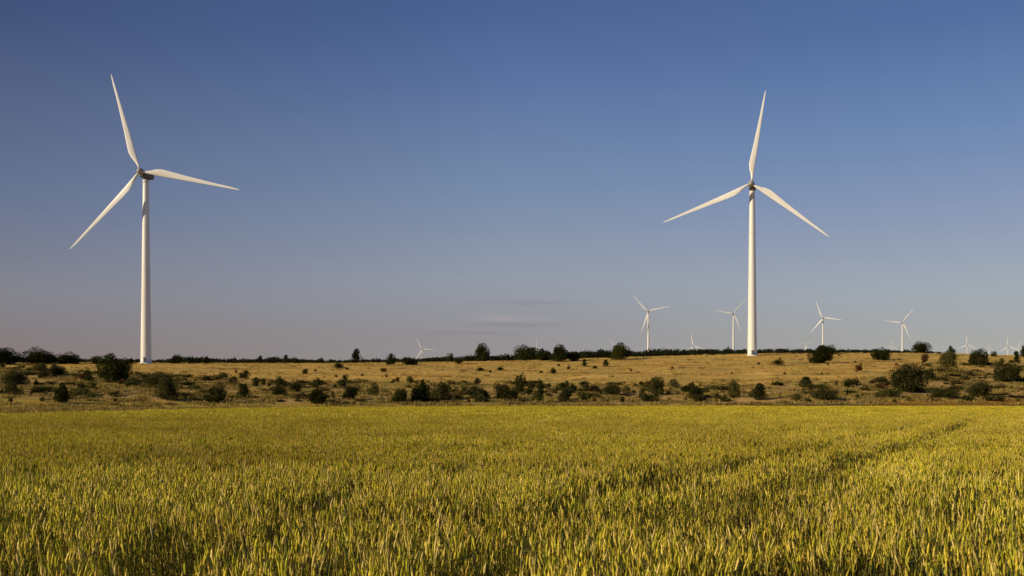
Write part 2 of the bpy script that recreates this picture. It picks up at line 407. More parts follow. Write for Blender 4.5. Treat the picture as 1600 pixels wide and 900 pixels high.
def grass_tile(seed, cols):
    r = np.random.RandomState(seed); V = []; C = []; Fq = []
    for i in range(26):
        x, y = r.randn(2) * .35; h = .25 + .35 * r.rand(); a = r.rand() * 2 * PI; wd = np.array([math.cos(a), math.sin(a), 0]) 
        p = np.array([x, y, -.05]); e = p + np.array([r.randn() * .12, r.randn() * .12, h])
        ribbon([p, (p + e) / 2, e], [.05, .045, .01], wd, V, C, Fq, np.array(cols[r.randint(len(cols))]) * (.75 + .5 * r.rand()))
    return mesh_np('grass', V, np.array(Fq), M_DRY, False, np.array(C))
def hill_grass():
    gold = [(.62, .41, .12), (.50, .34, .09), (.66, .46, .17)]; ol = [(.34, .26, .07), (.20, .18, .04), (.48, .32, .11)]
    src = [grass_tile(1, gold), grass_tile(2, gold), grass_tile(3, ol), grass_tile(4, ol)]
    n = 42000
    Y = 150 + 330 * R.rand(n) ** .8; u = (R.rand(n) - .5) * 1.24; X = u * Y
    k = (Y > field_edge(u) + 2) & (fbm(X / 7, Y / 5, 2) > .45)
    X = X[k]; Y = Y[k]; u = u[k]
    Z = height(X, Y); row = HOR - F * (Z - EYE) / Y; px = u * F + 800
    lo = np.interp(px, [-300, 0, 210, 260, 420, 800, 1200, 1400, 1600], [575, 577, 580, 588, 596, 598, 600, 584, 568]) + (fbm(X / 24, Y / 13, 3) - .5) * 26
    v = np.where(row > lo, 2, 0) + R.randint(0, 2, len(X))
    v = np.where(R.rand(len(X)) < .1, R.randint(0, 4, len(X)), v)
    s = np.where(v < 2, .4 + .4 * R.rand(len(X)), .6 + .9 * R.rand(len(X)))
    scatter('dry_grass', np.stack([X, Y, Z], -1), v, np.stack([0 * X, 0 * X, R.rand(len(X)) * 6.28], -1),
            np.stack([s * 1.3, s * 1.3, s], -1), src, M_DRY, 'tufts of golden and olive dry grass covering the hillside')
hill_grass()

# ------------------------------------------------------------------ foliage
def leaf_quads(P, size, r, up=.0):
    n = len(P)
    a = r.randn(n, 3); a /= np.linalg.norm(a, axis=1)[:, None]
    b = r.randn(n, 3); b -= (a * b).sum(1)[:, None] * a; b /= np.linalg.norm(b, axis=1)[:, None]
    s = (size * (.6 + .8 * r.rand(n)))[:, None]
    a = a * s; b = b * s * .6
    V = np.stack([P - a, P - b * .9, P + a, P + b], 1).reshape(-1, 3)
    return V, np.arange(4 * n).reshape(n, 4)
def crown_pts(r, n, style):
    """points for leaves in a crown 1 wide and 1 high standing on z=0"""
    lobes = []
    k = {'round': 16, 'tall': 12, 'low': 15, 'umbrella': 16, 'ragged': 12}[style]
    for i in range(k):
        if style == 'round':
            th = r.rand() * 6.28; ph = math.acos(1 - 1.5 * r.rand()); o_ = .85 + .35 * r.rand(); c = np.array([math.cos(th) * math.sin(ph) * .3 * o_, math.sin(th) * math.sin(ph) * .3 * o_, .48 + math.cos(ph) * .32 * o_]); rad = .11 + .11 * r.rand()
        elif style == 'tall':
            z = r.rand(); c = np.array([r.randn() * .12 * (1.1 - z), r.randn() * .12 * (1.1 - z), .15 + z * .72]); rad = (.30 - .17 * z) * (.8 + .4 * r.rand())
        elif style == 'low':
            th = r.rand() * 6.28; q = math.sqrt(r.rand()) * .36; c = np.array([math.cos(th) * q, math.sin(th) * q, .2 + .42 * r.rand() * (1 - q * 1.6)]); rad = .15 + .1 * r.rand()
        elif style == 'umbrella':
            th = r.rand() * 6.28; q = math.sqrt(r.rand()) * .37; c = np.array([math.cos(th) * q, math.sin(th) * q, .62 + .22 * (1 - (q / .4) ** 2) * r.rand()]); rad = .13 + .07 * r.rand()
        else:
            th = r.rand() * 6.28; q = r.rand() * .36; c = np.array([math.cos(th) * q, math.sin(th) * q, .22 + .6 * r.rand() * (1 - q * 1.2)]); rad = .09 + .13 * r.rand()
        lobes.append((c, rad))
    per = n // k; P = []
    for c, rad in lobes:
        d = r.randn(per, 3); d /= np.linalg.norm(d, axis=1)[:, None]
        q = rad * (.45 + .65 * r.rand(per) ** .5)
        zs = 1.0 if style != 'umbrella' else .6
        P.append(c + d * q[:, None] * np.array([1, 1, zs]))
    # core
    m = n // 5; d = r.randn(m, 3); d /= np.linalg.norm(d, axis=1)[:, None]
    cz = {'round': .48, 'tall': .4, 'low': .3, 'umbrella': .7, 'ragged': .38}[style]; cr = {'round': .33, 'tall': .2, 'low': .28, 'umbrella': .25, 'ragged': .25}[style]
    P.append(np.array([0, 0, cz]) + d * cr * (r.rand(m) ** .4)[:, None] * np.array([1, 1, .8 if style != 'umbrella' else .45]))
    P = np.concatenate(P)
    lo = np.percentile(P[:, 2], 1.5)
    if style != 'umbrella': P[:, 2] -= lo
    P = P[P[:, 2] > -.02]
    P[:, 2] = P[:, 2] / np.percentile(P[:, 2], 99)
    w = np.percentile(np.abs(P[:, :2]), 98); P[:, :2] /= (2 * w)
    return P
MATS = {'oak': M_OAK, 'shrub': M_SHRUB, 'olive': M_OLIVE, 'rust': M_RUST}
_cache = {}
def crown_mesh(style, mat, big, v):
    key = (style, mat, big, v)
    if key not in _cache:
        r = np.random.RandomState(abs(hash_(key)))
        n, s = (5600, .030) if big else (1000, .058)
        P = crown_pts(r, n, style); V, Fc = leaf_quads(P, s, r)
        _cache[key] = mesh_np('crown', V, Fc, MATS[mat])
    return _cache[key]
def hash_(key):
    h = 7
    for ch in repr(key): h = (h * 31 + ord(ch)) % 1000003
    return h
def trunk_mesh(style, v):
    key = ('trunk', style, v)
    if key in _cache: return _cache[key]
    r = np.random.RandomState(v + 5); V = []; Fq = []
    def limb(p0, p1, r0, r1, seg=4):
        b = len(V); p0 = np.array(p0); p1 = np.array(p1); bend = r.randn(3) * .02
        for i in range(seg + 1):
            t = i / seg; c = p0 + (p1 - p0) * t + bend * math.sin(t * PI); rr = r0 + (r1 - r0) * t
            for j in range(7):
                a = j / 7 * 2 * PI; V.append(c + np.array([math.cos(a) * rr, math.sin(a) * rr, 0]))
        for i in range(seg):
            for j in range(7): Fq.append((b + i * 7 + j, b + i * 7 + (j + 1) % 7, b + i * 7 + 7 + (j + 1) % 7, b + i * 7 + 7 + j))
    th = .62 if style == 'umbrella' else .38
    limb((0, 0, -.08), (.01, .01, th), .045, .028)
    for k in range(6):
        a = k / 6 * 6.28 + r.rand(); q = .2 + .1 * r.rand()
        limb((.01, .01, th * (.7 + .28 * r.rand())), (math.cos(a) * q, math.sin(a) * q, th + .12 + .22 * r.rand() * (.5 if style == 'umbrella' else 1)), .022, .006, 3)
    _cache[key] = mesh_np('trunk', V, np.array(Fq), M_BARK, True)
    return _cache[key]

rnd = random.Random(5)
def plant(px, top, base, w, style='round', mat='oak', label=None, cat=None, group=None, name=None):
    """stand a tree or shrub where the photo has it: photo column, rows of top and foot, width in photo pixels"""
    x, y, z = hit(px, base)
    rb = HOR - F * (z - EYE) / y
    h = max(1.0, (rb - top) * y / F); ww = w * y / F
    big = w >= 22
    v = rnd.randrange(3 if big else 4)
    rz = rnd.random() * 6.28
    if w >= 13:
        o = empty(name or ('oak_tree' if mat == 'oak' else 'shrub'), (x, y, z)); o.rotation_euler.z = rz
        c = child('crown', crown_mesh(style, mat, big, v), o); c.scale = (ww * .95, ww * .86, h)
        t = child('trunk' if cat == 'tree' else 'stem', trunk_mesh(style, v), o); t.scale = (ww, ww, h)
        if style == 'umbrella': t.scale = (ww * .9, ww * .9, h)
    else:
        o = link(bpy.data.objects.new(name or 'shrub', crown_mesh(style, mat, big, v)))
        o.location = (x, y, z - .05); o.rotation_euler.z = rz; o.scale = (ww, ww * .9, h)
    tag(o, label, cat or ('tree' if mat == 'oak' else 'shrub'), group)
    return o

# trees and bushes one can tell apart (column, top row, foot row, width, shape, leaf, label, category)
PL = [
 (180, 556, 597, 58, 'round', 'oak', 'big round dark oak, the largest on the slope left of the left turbine', 'tree'),
 (10, 545, 570, 44, 'round', 'oak', 'dark rounded skyline tree cut by the left edge of the picture', 'tree'),
 (60, 546, 569, 52, 'low', 'oak', 'broad dark skyline tree, second from the left edge', 'tree'),
 (105, 552, 569, 38, 'low', 'oak', 'low dark skyline tree just left of the big round oak', 'tree'),
 (150, 557, 569, 24, 'low', 'oak', 'small dark skyline tree directly behind the left side of the big round oak', 'tree'),
 (205, 560, 569, 14, 'ragged', 'oak', 'tiny dark skyline tree just left of the left tower foot', 'tree'),
 (22, 577, 602, 38, 'low', 'shrub', 'dark bush on the slope near the left edge, higher of two', 'shrub'),
 (17, 598, 618, 24, 'round', 'shrub', 'dark bush near the left edge, just below another dark bush', 'shrub'),
 (60, 601, 617, 20, 'round', 'shrub', 'small round dark bush between the left edge and the dark cone shaped bush', 'shrub'),
 (97, 600, 630, 22, 'tall', 'oak', 'cone shaped dark bush at the wheat edge, lowest bush on the left', 'shrub'),
 (88, 570, 587, 26, 'low', 'shrub', 'flat olive bush on the slope between left edge and big round oak', 'shrub'),
 (62, 568, 580, 30, 'low', 'olive', 'low pale olive bush just under the left skyline trees', 'shrub'),
 (250, 582, 602, 42, 'low', 'shrub', 'wide dark bush on the slope just right of and below the left turbine', 'shrub'),
 (260, 592, 625, 34, 'round', 'shrub', 'tall dark bush below the left turbine, in front of a wider bush', 'shrub'),
 (210, 590, 600, 22, 'low', 'olive', 'low brownish bush at the right foot of the big round oak', 'shrub'),
 (350, 582, 591, 18, 'low', 'shrub', 'small flat bush in golden grass, left one of a pair near the left turbine', 'shrub'),
 (382, 579, 592, 18, 'round', 'shrub', 'small domed bush in the golden grass, right one of a pair', 'shrub'),
 (340, 600, 629, 40, 'ragged', 'shrub', 'wide ragged dark bush beside the wheat, left third of the picture', 'shrub'),
 (380, 600, 622, 22, 'tall', 'shrub', 'upright dark bush just right of a wide ragged bush', 'shrub'),
 (278, 555, 568, 22, 'low', 'oak', 'low dark skyline tree right of the left tower', 'tree'),
 (322, 558, 568, 14, 'ragged', 'oak', 'small skyline bush, second right of the left tower', 'tree'),
 (407, 556, 567, 10, 'tall', 'oak', 'thin pointed skyline tree in a low dark hedge', 'tree'),
 (447, 555, 567, 11, 'tall', 'oak', 'slim upright skyline tree left of the pointed one', 'tree'),
 (460, 559, 567, 16, 'low', 'oak', 'low skyline bush touching a slim upright tree', 'tree'),
 (502, 559, 567, 10, 'ragged', 'oak', 'tiny skyline bush between slim and pointed trees', 'tree'),
 (557, 546, 566, 18, 'tall', 'oak', 'pointed dark skyline tree standing clear of the ridge line', 'tree'),
 (610, 553, 570, 17, 'round', 'oak', 'small ball shaped skyline tree just left of the low three bladed turbine', 'tree'),
 (640, 560, 570, 26, 'low', 'oak', 'low dark bush on the ridge under the distant low turbine', 'shrub'),
 (703, 552, 562, 11, 'round', 'oak', 'small round skyline tree left of the larger domed tree', 'tree'),
 (718, 558, 569, 18, 'low', 'shrub', 'low dark bush on the ridge just left of the domed tree', 'shrub'),
 (754, 538, 561, 25, 'round', 'oak', 'domed dark skyline tree standing alone below the thin cloud', 'tree'),
 (822, 541, 563, 36, 'low', 'oak', 'left tree of the dark skyline clump right of the domed tree', 'tree'),
 (850, 546, 563, 26, 'round', 'oak', 'middle tree of the dark skyline clump, lower than its neighbours', 'tree'),
 (875, 540, 565, 27, 'round', 'oak', 'right and tallest tree of the dark skyline clump', 'tree'),
 (895, 551, 564, 22, 'low', 'oak', 'low tree trailing off the right end of the skyline clump', 'tree'),
 (970, 537, 562, 32, 'round', 'oak', 'round dark skyline tree hiding the foot of a distant turbine', 'tree'),
 (1283, 541, 568, 36, 'round', 'oak', 'round dark oak on the golden slope right of the right turbine', 'tree'),
 (1293, 540, 553, 26, 'low', 'oak', 'dark skyline tree showing behind the round oak on the golden slope', 'tree'),
 (1375, 545, 563, 30, 'low', 'oak', 'flat topped dark oak on the golden crest', 'tree'),
 (1440, 535, 552, 28, 'low', 'oak', 'flat rounded dark tree standing up from the crest above a reddish shrub', 'tree'),
 (1445, 552, 567, 11, 'ragged', 'rust', 'reddish brown dry shrub below the flat rounded crest tree', 'shrub'),
 (1485, 541, 556, 15, 'ragged', 'oak', 'small upright skyline tree right of the flat rounded crest tree', 'tree'),
 (1481, 551, 581, 34, 'tall', 'olive', 'tall olive green bush on the slope below a small skyline tree', 'shrub'),
 (1529, 547, 571, 27, 'round', 'shrub', 'dark rounded bush on the crest under the distant three blade turbine', 'shrub'),
 (1553, 549, 557, 9, 'round', 'oak', 'tiny round skyline bush between two crest bushes on the right', 'shrub'),
 (1588, 549, 569, 11, 'tall', 'oak', 'narrow dark upright bush near the right edge', 'shrub'),
 (1603, 539, 558, 16, 'round', 'oak', 'dark skyline tree cut by the right edge of the picture', 'tree'),
 (1573, 570, 597, 36, 'round', 'shrub', 'large dark bush on the slope near the right edge', 'shrub'),
 (1423, 570, 613, 54, 'round', 'shrub', 'largest round bush, standing alone low on the right slope', 'shrub'),
 (1343, 568, 581, 12, 'ragged', 'rust', 'small brown bush alone in the golden grass', 'shrub'),
 (1215, 562, 571, 21, 'low', 'shrub', 'flat dark bush in golden grass just right of the right tower', 'shrub'),
 (1260, 589, 605, 26, 'tall', 'shrub', 'pointed grey green bush below the golden slope right of the right tower', 'shrub'),
 (1336, 591, 602, 16, 'low', 'shrub', 'small flat bush left of the largest round bush', 'shrub'),
 (1285, 608, 624, 46, 'low', 'shrub', 'long low bush by the wheat below the pointed grey green bush', 'shrub'),
 (1385, 608, 622, 46, 'low', 'olive', 'long low green bush by the wheat left of the largest round bush', 'shrub'),
 (1375, 590, 599, 26, 'low', 'olive', 'low bush touching the left side of the largest round bush', 'shrub'),
 (1477, 608, 623, 50, 'low', 'olive', 'long low green bush by the wheat right of the largest round bush', 'shrub'),
 (1531, 596, 620, 42, 'low', 'shrub', 'broad dark bush low on the right slope', 'shrub'),
 (1562, 560, 572, 16, 'ragged', 'olive', 'small ragged olive bush on the crest near the right edge', 'shrub'),
 (1025, 590, 617, 26, 'round', 'olive', 'olive bush by the wheat left of the right tower', 'shrub'),
 (1088, 604, 623, 26, 'ragged', 'shrub', 'ragged dark bush by the wheat, first to the left of the right tower', 'shrub'),
 (1147, 596, 620, 20, 'round', 'olive', 'upright olive bush by the wheat almost below the right tower', 'shrub'),
 (1187, 600, 625, 26, 'tall', 'shrub', 'pointed dark bush by the wheat below the right tower', 'shrub'),
 (813, 586, 615, 20, 'round', 'oak', 'tall dark bush at the centre of the scrub band', 'shrub'),
 (829, 595, 607, 13, 'low', 'shrub', 'small bush leaning on the right of the tall central bush', 'shrub'),
 (844, 594, 629, 12, 'tall', 'oak', 'narrow column shaped bush right of the picture centre', 'shrub'),
 (883, 608, 627, 22, 'tall', 'shrub', 'pointed bush by the wheat right of the narrow column shaped bush', 'shrub'),
 (917, 598, 612, 10, 'tall', 'shrub', 'thin small bush on the slope right of the column shaped bush', 'shrub'),
 (955, 600, 617, 30, 'low', 'shrub', 'low wide dark bush between the centre and the right tower', 'shrub'),
 (913, 561, 573, 10, 'tall', 'oak', 'small dark pointed bush in golden grass under the skyline clump, left of two', 'shrub'),
 (947, 562, 573, 10, 'tall', 'oak', 'small dark pointed bush in golden grass under the skyline clump, right of two', 'shrub'),
 (888, 570, 577, 7, 'ragged', 'rust', 'tiny brown bush left of two small pointed bushes', 'shrub'),
 (865, 575, 584, 12, 'low', 'oak', 'low dark bush in open golden grass beneath the skyline clump', 'shrub'),
 (930, 571, 576, 10, 'low', 'oak', 'tiny flat bush between two small pointed bushes', 'shrub'),
 (750, 573, 580, 13, 'low', 'oak', 'low dark bush in golden grass straight below the domed tree', 'shrub'),
 (782, 572, 579, 11, 'low', 'oak', 'low dark bush in golden grass, right of the one below the domed tree', 'shrub'),
 (600, 575, 581, 11, 'low', 'rust', 'small red brown bush in golden grass below the ball shaped tree', 'shrub'),
 (621, 589, 596, 7, 'round', 'oak', 'tiny dark bush alone in the lower golden grass', 'shrub'),
 (477, 576, 585, 12, 'ragged', 'oak', 'small dark bush alone in golden grass left of centre', 'shrub'),
 (528, 567, 576, 18, 'low', 'shrub', 'flat bush at the top of the golden grass left of the pointed skyline tree', 'shrub'),
 (497, 608, 631, 30, 'round', 'oak', 'dark bush at the wheat edge, left of the picture centre', 'shrub'),
 (545, 604, 624, 22, 'ragged', 'shrub', 'ragged bush right of the dark one at the wheat edge', 'shrub'),
 (583, 598, 618, 20, 'round', 'olive', 'greyish round bush in the scrub below the ball shaped tree', 'shrub'),
 (656, 601, 628, 32, 'round', 'oak', 'largest dark bush of the scrub band left of centre', 'shrub'),
 (628, 608, 628, 28, 'low', 'oak', 'dark green bush joined to the left of the largest scrub bush', 'shrub'),
 (688, 598, 625, 34, 'ragged', 'olive', 'loose grey green bush right of the largest scrub bush', 'shrub'),
 (745, 604, 624, 34, 'ragged', 'shrub', 'ragged dark bush in the scrub below the domed tree', 'shrub'),
 (785, 600, 624, 26, 'ragged', 'shrub', 'ragged bush in the scrub left of the tall central bush', 'shrub'),
 (435, 603, 620, 22, 'low', 'shrub', 'low dark bush in the scrub right of the upright dark bush', 'shrub'),
 (463, 598, 613, 20, 'round', 'shrub', 'small round bush on top of the scrub band, left of centre', 'shrub'),
]
for (px, top, base, w, st, mt, lab, cat) in PL:
    plant(px, top, base, w, st, mt, lab, cat, name='oak_tree' if cat == 'tree' else 'shrub')

# the many small shrubs of the scrub band, each its own object
REG = [(0, 210, 'small dark shrub among others on the lower slope near the left edge', 'small shrubs on the lower slope near the left edge'),
       (210, 470, 'small dark shrub among others on the lower slope under the left turbine', 'small shrubs under the left turbine'),
       (470, 800, 'small dark shrub among others in the scrub band left of centre', 'small shrubs in the scrub band left of centre'),
       (800, 1130, 'small dark shrub among others in the scrub band right of centre', 'small shrubs in the scrub band right of centre'),
       (1130, 1400, 'small dark shrub among others on the lower slope under the right turbine', 'small shrubs under the right turbine'),
       (1400, 1601, 'small dark shrub among others on the olive slope near the right edge', 'small shrubs on the slope near the right edge')]
rs = random.Random(21)
cnt = 0
while cnt < 250:
    px = rs.uniform(2, 1598); 
    lo = np.interp(px, [0, 350, 430, 800, 1200, 1400, 1500, 1600], [574, 584, 594, 598, 602, 596, 572, 566])
    row = rs.uniform(lo, 629)
    d = fbm(np.array([px / 34.0]), np.array([row / 9.0]), 2)[0]
    if d < .46: continue
    w = rs.choice([5, 6, 6, 7, 8, 9, 10, 12, 14, 17]); h = w * rs.uniform(.5, 1.0)
    if px > 1130 and rs.random() < .4: continue
    reg = [q for q in REG if q[0] <= px < q[1]][0]
    plant(px, row - h, row, w, rs.choice(['low', 'low', 'ragged', 'ragged', 'tall']), rs.choice(['shrub', 'shrub', 'oak', 'olive', 'olive']) if rs.random() < .96 else 'rust',
          reg[2], 'shrub', reg[3], name='shrub')
    cnt += 1
# sparse specks on the golden grass
for i in range(26):
    px = rs.uniform(260, 1600); c = crest_row(px2u(px)); row = rs.uniform(c + 4, c + 34); w = rs.uniform(3, 6)
    plant(px, row - w * .6, row, w, 'low', rs.choice(['shrub', 'rust', 'olive']), 'tiny low bush, one of the specks on the open golden grass', 'shrub',
          'tiny bushes dotted over the golden grass', name='shrub')

# low heath between the shrubs: ground cover nobody could count
def heath():
    src = []
    for v in range(5):
        r = np.random.RandomState(60 + v); P = crown_pts(r, 260, 'low'); V, Fc = leaf_quads(P, .085, r)
        base = np.array([(.07, .07, .022), (.12, .10, .03), (.05, .055, .018), (.16, .11, .04), (.09, .095, .025)][v])
        c = base * (.7 + .7 * r.rand(len(P)))[:, None]
        src.append(mesh_np('heath', V, Fc, M_DRY, False, np.repeat(c, 4, 0)))
    n = 9000; r = np.random.RandomState(4)
    Y = 170 + 280 * r.rand(n); u = (r.rand(n) - .5) * 1.2; X = u * Y; Z = height(X, Y); row = HOR - F * (Z - EYE) / Y; px = u * F + 800
    lo = np.interp(px, [-300, 0, 210, 300, 420, 800, 1200, 1380, 1450, 1600], [572, 574, 584, 590, 596, 598, 602, 596, 572, 566])
    d = fbm(px / 30.0, row / 5.5 + 3, 3)
    dens = np.interp(px, [0, 300, 400, 1000, 1200, 1600], [.50, .50, .46, .47, .52, .49])
    k = (row > lo) & (row < 628) & (d > dens + .02) & (r.rand(n) < .5) & (Y > field_edge(u) + 8)
    X, Y, Z = X[k], Y[k], Z[k]; m_ = len(X); sc = .9 + 1.9 * r.rand(m_) ** 2; print('heath', m_)
    scatter('heath', np.stack([X, Y, Z - .05], -1), r.randint(0, 5, m_), np.stack([0 * X, 0 * X, r.rand(m_) * 6.28], -1),
            np.stack([sc * 1.7, sc * 1.7, sc * (.35 + .3 * r.rand(m_))], -1), src, M_DRY, 'patches of low dark heath between the shrubs on the lower slope')
heath()

# far wood behind the ridge: reads as one dark mass
def far_wood():
    TR = np.array([(-200, 557), (0, 558), (100, 560), (250, 562), (300, 559), (380, 561.5), (420, 560), (520, 562), (600, 561), (660, 559), (720, 557),
                   (780, 555), (860, 552), (920, 549), (1000, 548), (1080, 546), (1200, 545), (1300, 545.5), (1400, 546.5), (1430, 549), (1460, 552), (1900, 556)], float)
    r = np.random.RandomState(3); V = []; Fc = []; nb = 0
    for i in range(760):
        px = r.uniform(-160, 1470); u = px2u(px)
        dlo = crest_d(u) * 1.04; d = dlo + 330 * r.rand() if px > 650 else dlo + 110 * r.rand() 
        x = u * d; z = hz(x, d)
        top = np.interp(px, TR[:, 0], TR[:, 1]) + abs(r.randn()) * 1.6 - (2.2 if r.rand() < .07 else 0)
        ztop = EYE + (HOR - top) * d / F; h = ztop - z
        if h < 1.2: h = 1.2
        w = h * (1.1 + 1.0 * r.rand()) + 1.5
        P = crown_pts(r, 150, 'round' if r.rand() < .7 else 'low')
        P = P * np.array([w, w, h]) + np.array([x, d, z])
        v, f = leaf_quads(P, .11 * math.sqrt(w * h), r); V.append(v); Fc.append(f + nb); nb += len(v)
    me = mesh_np('far_wood', np.concatenate(V), np.concatenate(Fc), M_FAR)
    tag(link(bpy.data.objects.new('far_wood', me)), 'dark band of distant woodland running along the ridge', 'woodland', kind='stuff')
far_wood()

# ------------------------------------------------------------------ wind turbines
HUB = 78.0; RAD = 43.0
def lathe(prof, n=40, axis='z', cap=True):
    V = []; Fq = []
    for (rr, z) in prof:
        for j in range(n):
            a = 2 * PI * j / n
            V.append((rr * math.cos(a), rr * math.sin(a), z) if axis == 'z' else (rr * math.cos(a), z, rr * math.sin(a)))
    for i in range(len(prof) - 1):
        for j in range(n):
            q = (i * n + j, i * n + (j + 1) % n, (i + 1) * n + (j + 1) % n, (i + 1) * n + j)
            Fq.append(q if axis == 'z' else q[::-1])
    return V, Fq
def tower_mesh():
    prof = [(2.5, -4), (2.5, .25), (2.16, .3), (2.14, 2)]
    R_ = lambda z: 2.14 + (1.22 - 2.14) * z / 75.6
    for k in range(1, 4):
        z0 = 75.6 * (k - 1) / 4; z = 75.6 * k / 4
        for q in (z0 + 3, z - 6, z - 1, z - .3): prof.append((R_(q), q))
        prof += [(R_(z), z - .06), (R_(z) + .02, z - .05), (R_(z) + .02, z + .05), (R_(z), z + .06), (R_(z), z + .3)]
    prof += [(R_(60), 60), (R_(74), 74)]
    prof += [(1.22, 75.2), (1.34, 75.3), (1.34, 75.8), (1.0, 75.82)]
    V, Fq = lathe(prof, 48); return mesh_np('tower', V, np.array(Fq), M_WHITE, True)
def door_mesh():
    V = [(-.5, 0, 0), (.5, 0, 0), (.5, 0, 2.1), (-.5, 0, 2.1), (-.5, .3, 0), (.5, .3, 0), (.5, .3, 2.1), (-.5, .3, 2.1)]
    Fq = [(0, 1, 2, 3), (1, 5, 6, 2), (4, 0, 3, 7), (3, 2, 6, 7)]
    return mesh_np('door', V, np.array(Fq), M_NAC)
def loft(sections):
    """sections: list of (m,3) rings"""
    n = len(sections[0]); V = [p for s in sections for p in s]; Fq = []
    for i in range(len(sections) - 1):
        for j in range(n): Fq.append((i * n + j, i * n + (j + 1) % n, (i + 1) * n + (j + 1) % n, (i + 1) * n + j))
    a = len(V); V.append(np.mean(sections[0], 0)); V.append(np.mean(sections[-1], 0)); T = []
    for j in range(n): T.append((a, (j + 1) % n, j)); T.append((a + 1, len(V) - 2 - n + j, len(V) - 2 - n + (j + 1) % n))
    return V, [np.array(Fq), np.array(T)]
def nacelle_mesh():
    # along local y, front at y=-3 (toward the rotor), tail at y=+6.6
    secs = []
    for (y, w, zt, zb) in [(-3.4, 1.15, 1.05, -1.1), (-3.0, 1.35, 1.3, -1.3), (0, 1.5, 1.5, -1.45), (3.2, 1.45, 1.4, -1.2), (4.9, 1.35, 1.25, -.8), (5.2, 1.1, 1.05, -.5)]:
        ring = []
        for k in range(16):
            a = 2 * PI * k / 16; c, s = math.cos(a), math.sin(a); e = .45
            ring.append((w * math.copysign(abs(c) ** e, c), y, (zt if s > 0 else -zb) * math.copysign(abs(s) ** e, s)))
        secs.append(np.array(ring))
    V, Fc = loft(secs); return mesh_np('nacelle', V, Fc, M_NAC, True)
def hub_mesh():
    prof = [(1.05, 1.3), (1.2, 1.2), (1.3, .4), (1.25, -.5), (1.0, -1.1), (.6, -1.5), (.25, -1.65), (.02, -1.7)]
    V, Fq = lathe(prof, 32, 'y'); return mesh_np('hub', V, np.array(Fq), M_HUB, True)
def blade_mesh():
    # blade grows along +z, rotor axis is local y (front = -y); trailing edge bulges to -x
    secs = []
    st = [(0.9, .95, 1.0, 0), (2.2, .95, 1.0, 0), (4.2, 1.5, .75, 8), (6.5, 2.45, .42, 13), (9, 2.95, .30, 12), (12, 2.75, .25, 9), (18, 2.2, .21, 6),
          (25, 1.65, .19, 4), (32, 1.15, .17, 2), (38, .8, .16, 1), (41.5, .5, .15, 0), (42.7, .28, .14, 0), (43, .08, .14, 0)]
    for (z, ch, th, tw) in st:
        if z > 3: ch *= .98
        ring = []; lead = .5 if z < 4 else .48 + .12 * min(1, ch / 3)
        for k in range(18):
            a = 2 * PI * k / 18; cx = math.cos(a); sy = math.sin(a)
            blend = min(1, max(0, (z - 2) / 5))
            thick = th * ch * .5 * sy * ((1 - blend) + blend * (.35 + .65 * (.5 + .5 * cx)))
            ch_ = ch; x = (lead - ch * (.5 - .5 * cx)); q = math.radians(tw)
            xx = x * math.cos(q) - thick * math.sin(q); yy = x * math.sin(q) + thick * math.cos(q)
            ring.append((xx, yy - .00045 * z * z * .6, z))
        secs.append(np.array(ring))
    V, Fc = loft(secs); return mesh_np('blade', V, Fc, M_WHITE, True)
ME = dict(tower=tower_mesh(), door=door_mesh(), nacelle=nacelle_mesh(), hub=hub_mesh(), blade=blade_mesh())
OVER = 5.2
def pose(parts, phi):
    tilt = Matrix.Rotation(math.radians(-4), 4, 'X')
    H = Matrix.Translation((0, -OVER, HUB + .35))
    parts['hub'].matrix_local = H @ tilt
    for k, b in enumerate(parts['blades']):
        b.matrix_local = H @ tilt @ Matrix.Rotation(math.radians(phi + 120 * k), 4, 'Y')
def make_turbine(label, group):
    root = empty('wind_turbine', (0, 0, 0)); tag(root, label, 'wind turbine', group)
    t = child('tower', ME['tower'], root); child('door', ME['door'], t, (.3, -2.42, .3))
    child('nacelle', ME['nacelle'], root, (0, 0, HUB - .2))
    parts = {'hub': child('hub', ME['hub'], root), 'blades': [child('blade', ME['blade'], root) for _ in range(3)]}
    return root, parts
def copy_turbine(src, label, group, door=False):
    r = src.copy(); link(r); tag(r, label, 'wind turbine', group); parts = {'blades': []}
    for ch in src.children:
        c = ch.copy(); link(c); c.parent = r; n = ch.name.split('.')[0]
        if n == 'hub': parts['hub'] = c
        elif n == 'blade': parts['blades'].append(c)
        if door:
            for g in ch.children:
                d = g.copy(); link(d); d.parent = c
    return r, parts
def set_turbine(root, parts, px, d, rel, phi, hubrow=None, lift=0):
    """rel: degrees by which the rotor is turned toward picture-left of facing the viewer"""
    x = px2u(px) * d; z = hz(x, d)
    if hubrow is not None: z = EYE + (HOR - hubrow) * d / F - HUB - .35
    root.location = (x, d, z)
    view = math.atan2(x, d)
    root.rotation_euler = (0, 0, -view - math.radians(rel))
    pose(parts, phi)
NEAR = 'two large white turbines standing close'
t0, p0 = make_turbine('large white wind turbine on the left, nearest, with its blades turned slightly left', NEAR)
set_turbine(t0, p0, 228, 412, 25, -18.8)
t1, p1 = copy_turbine(t0, 'large white wind turbine on the right, with one blade pointing almost straight up', NEAR, True)
set_turbine(t1, p1, 1175.3, 459, 4, 7.8)
FARG = 'small distant wind turbines along the horizon'
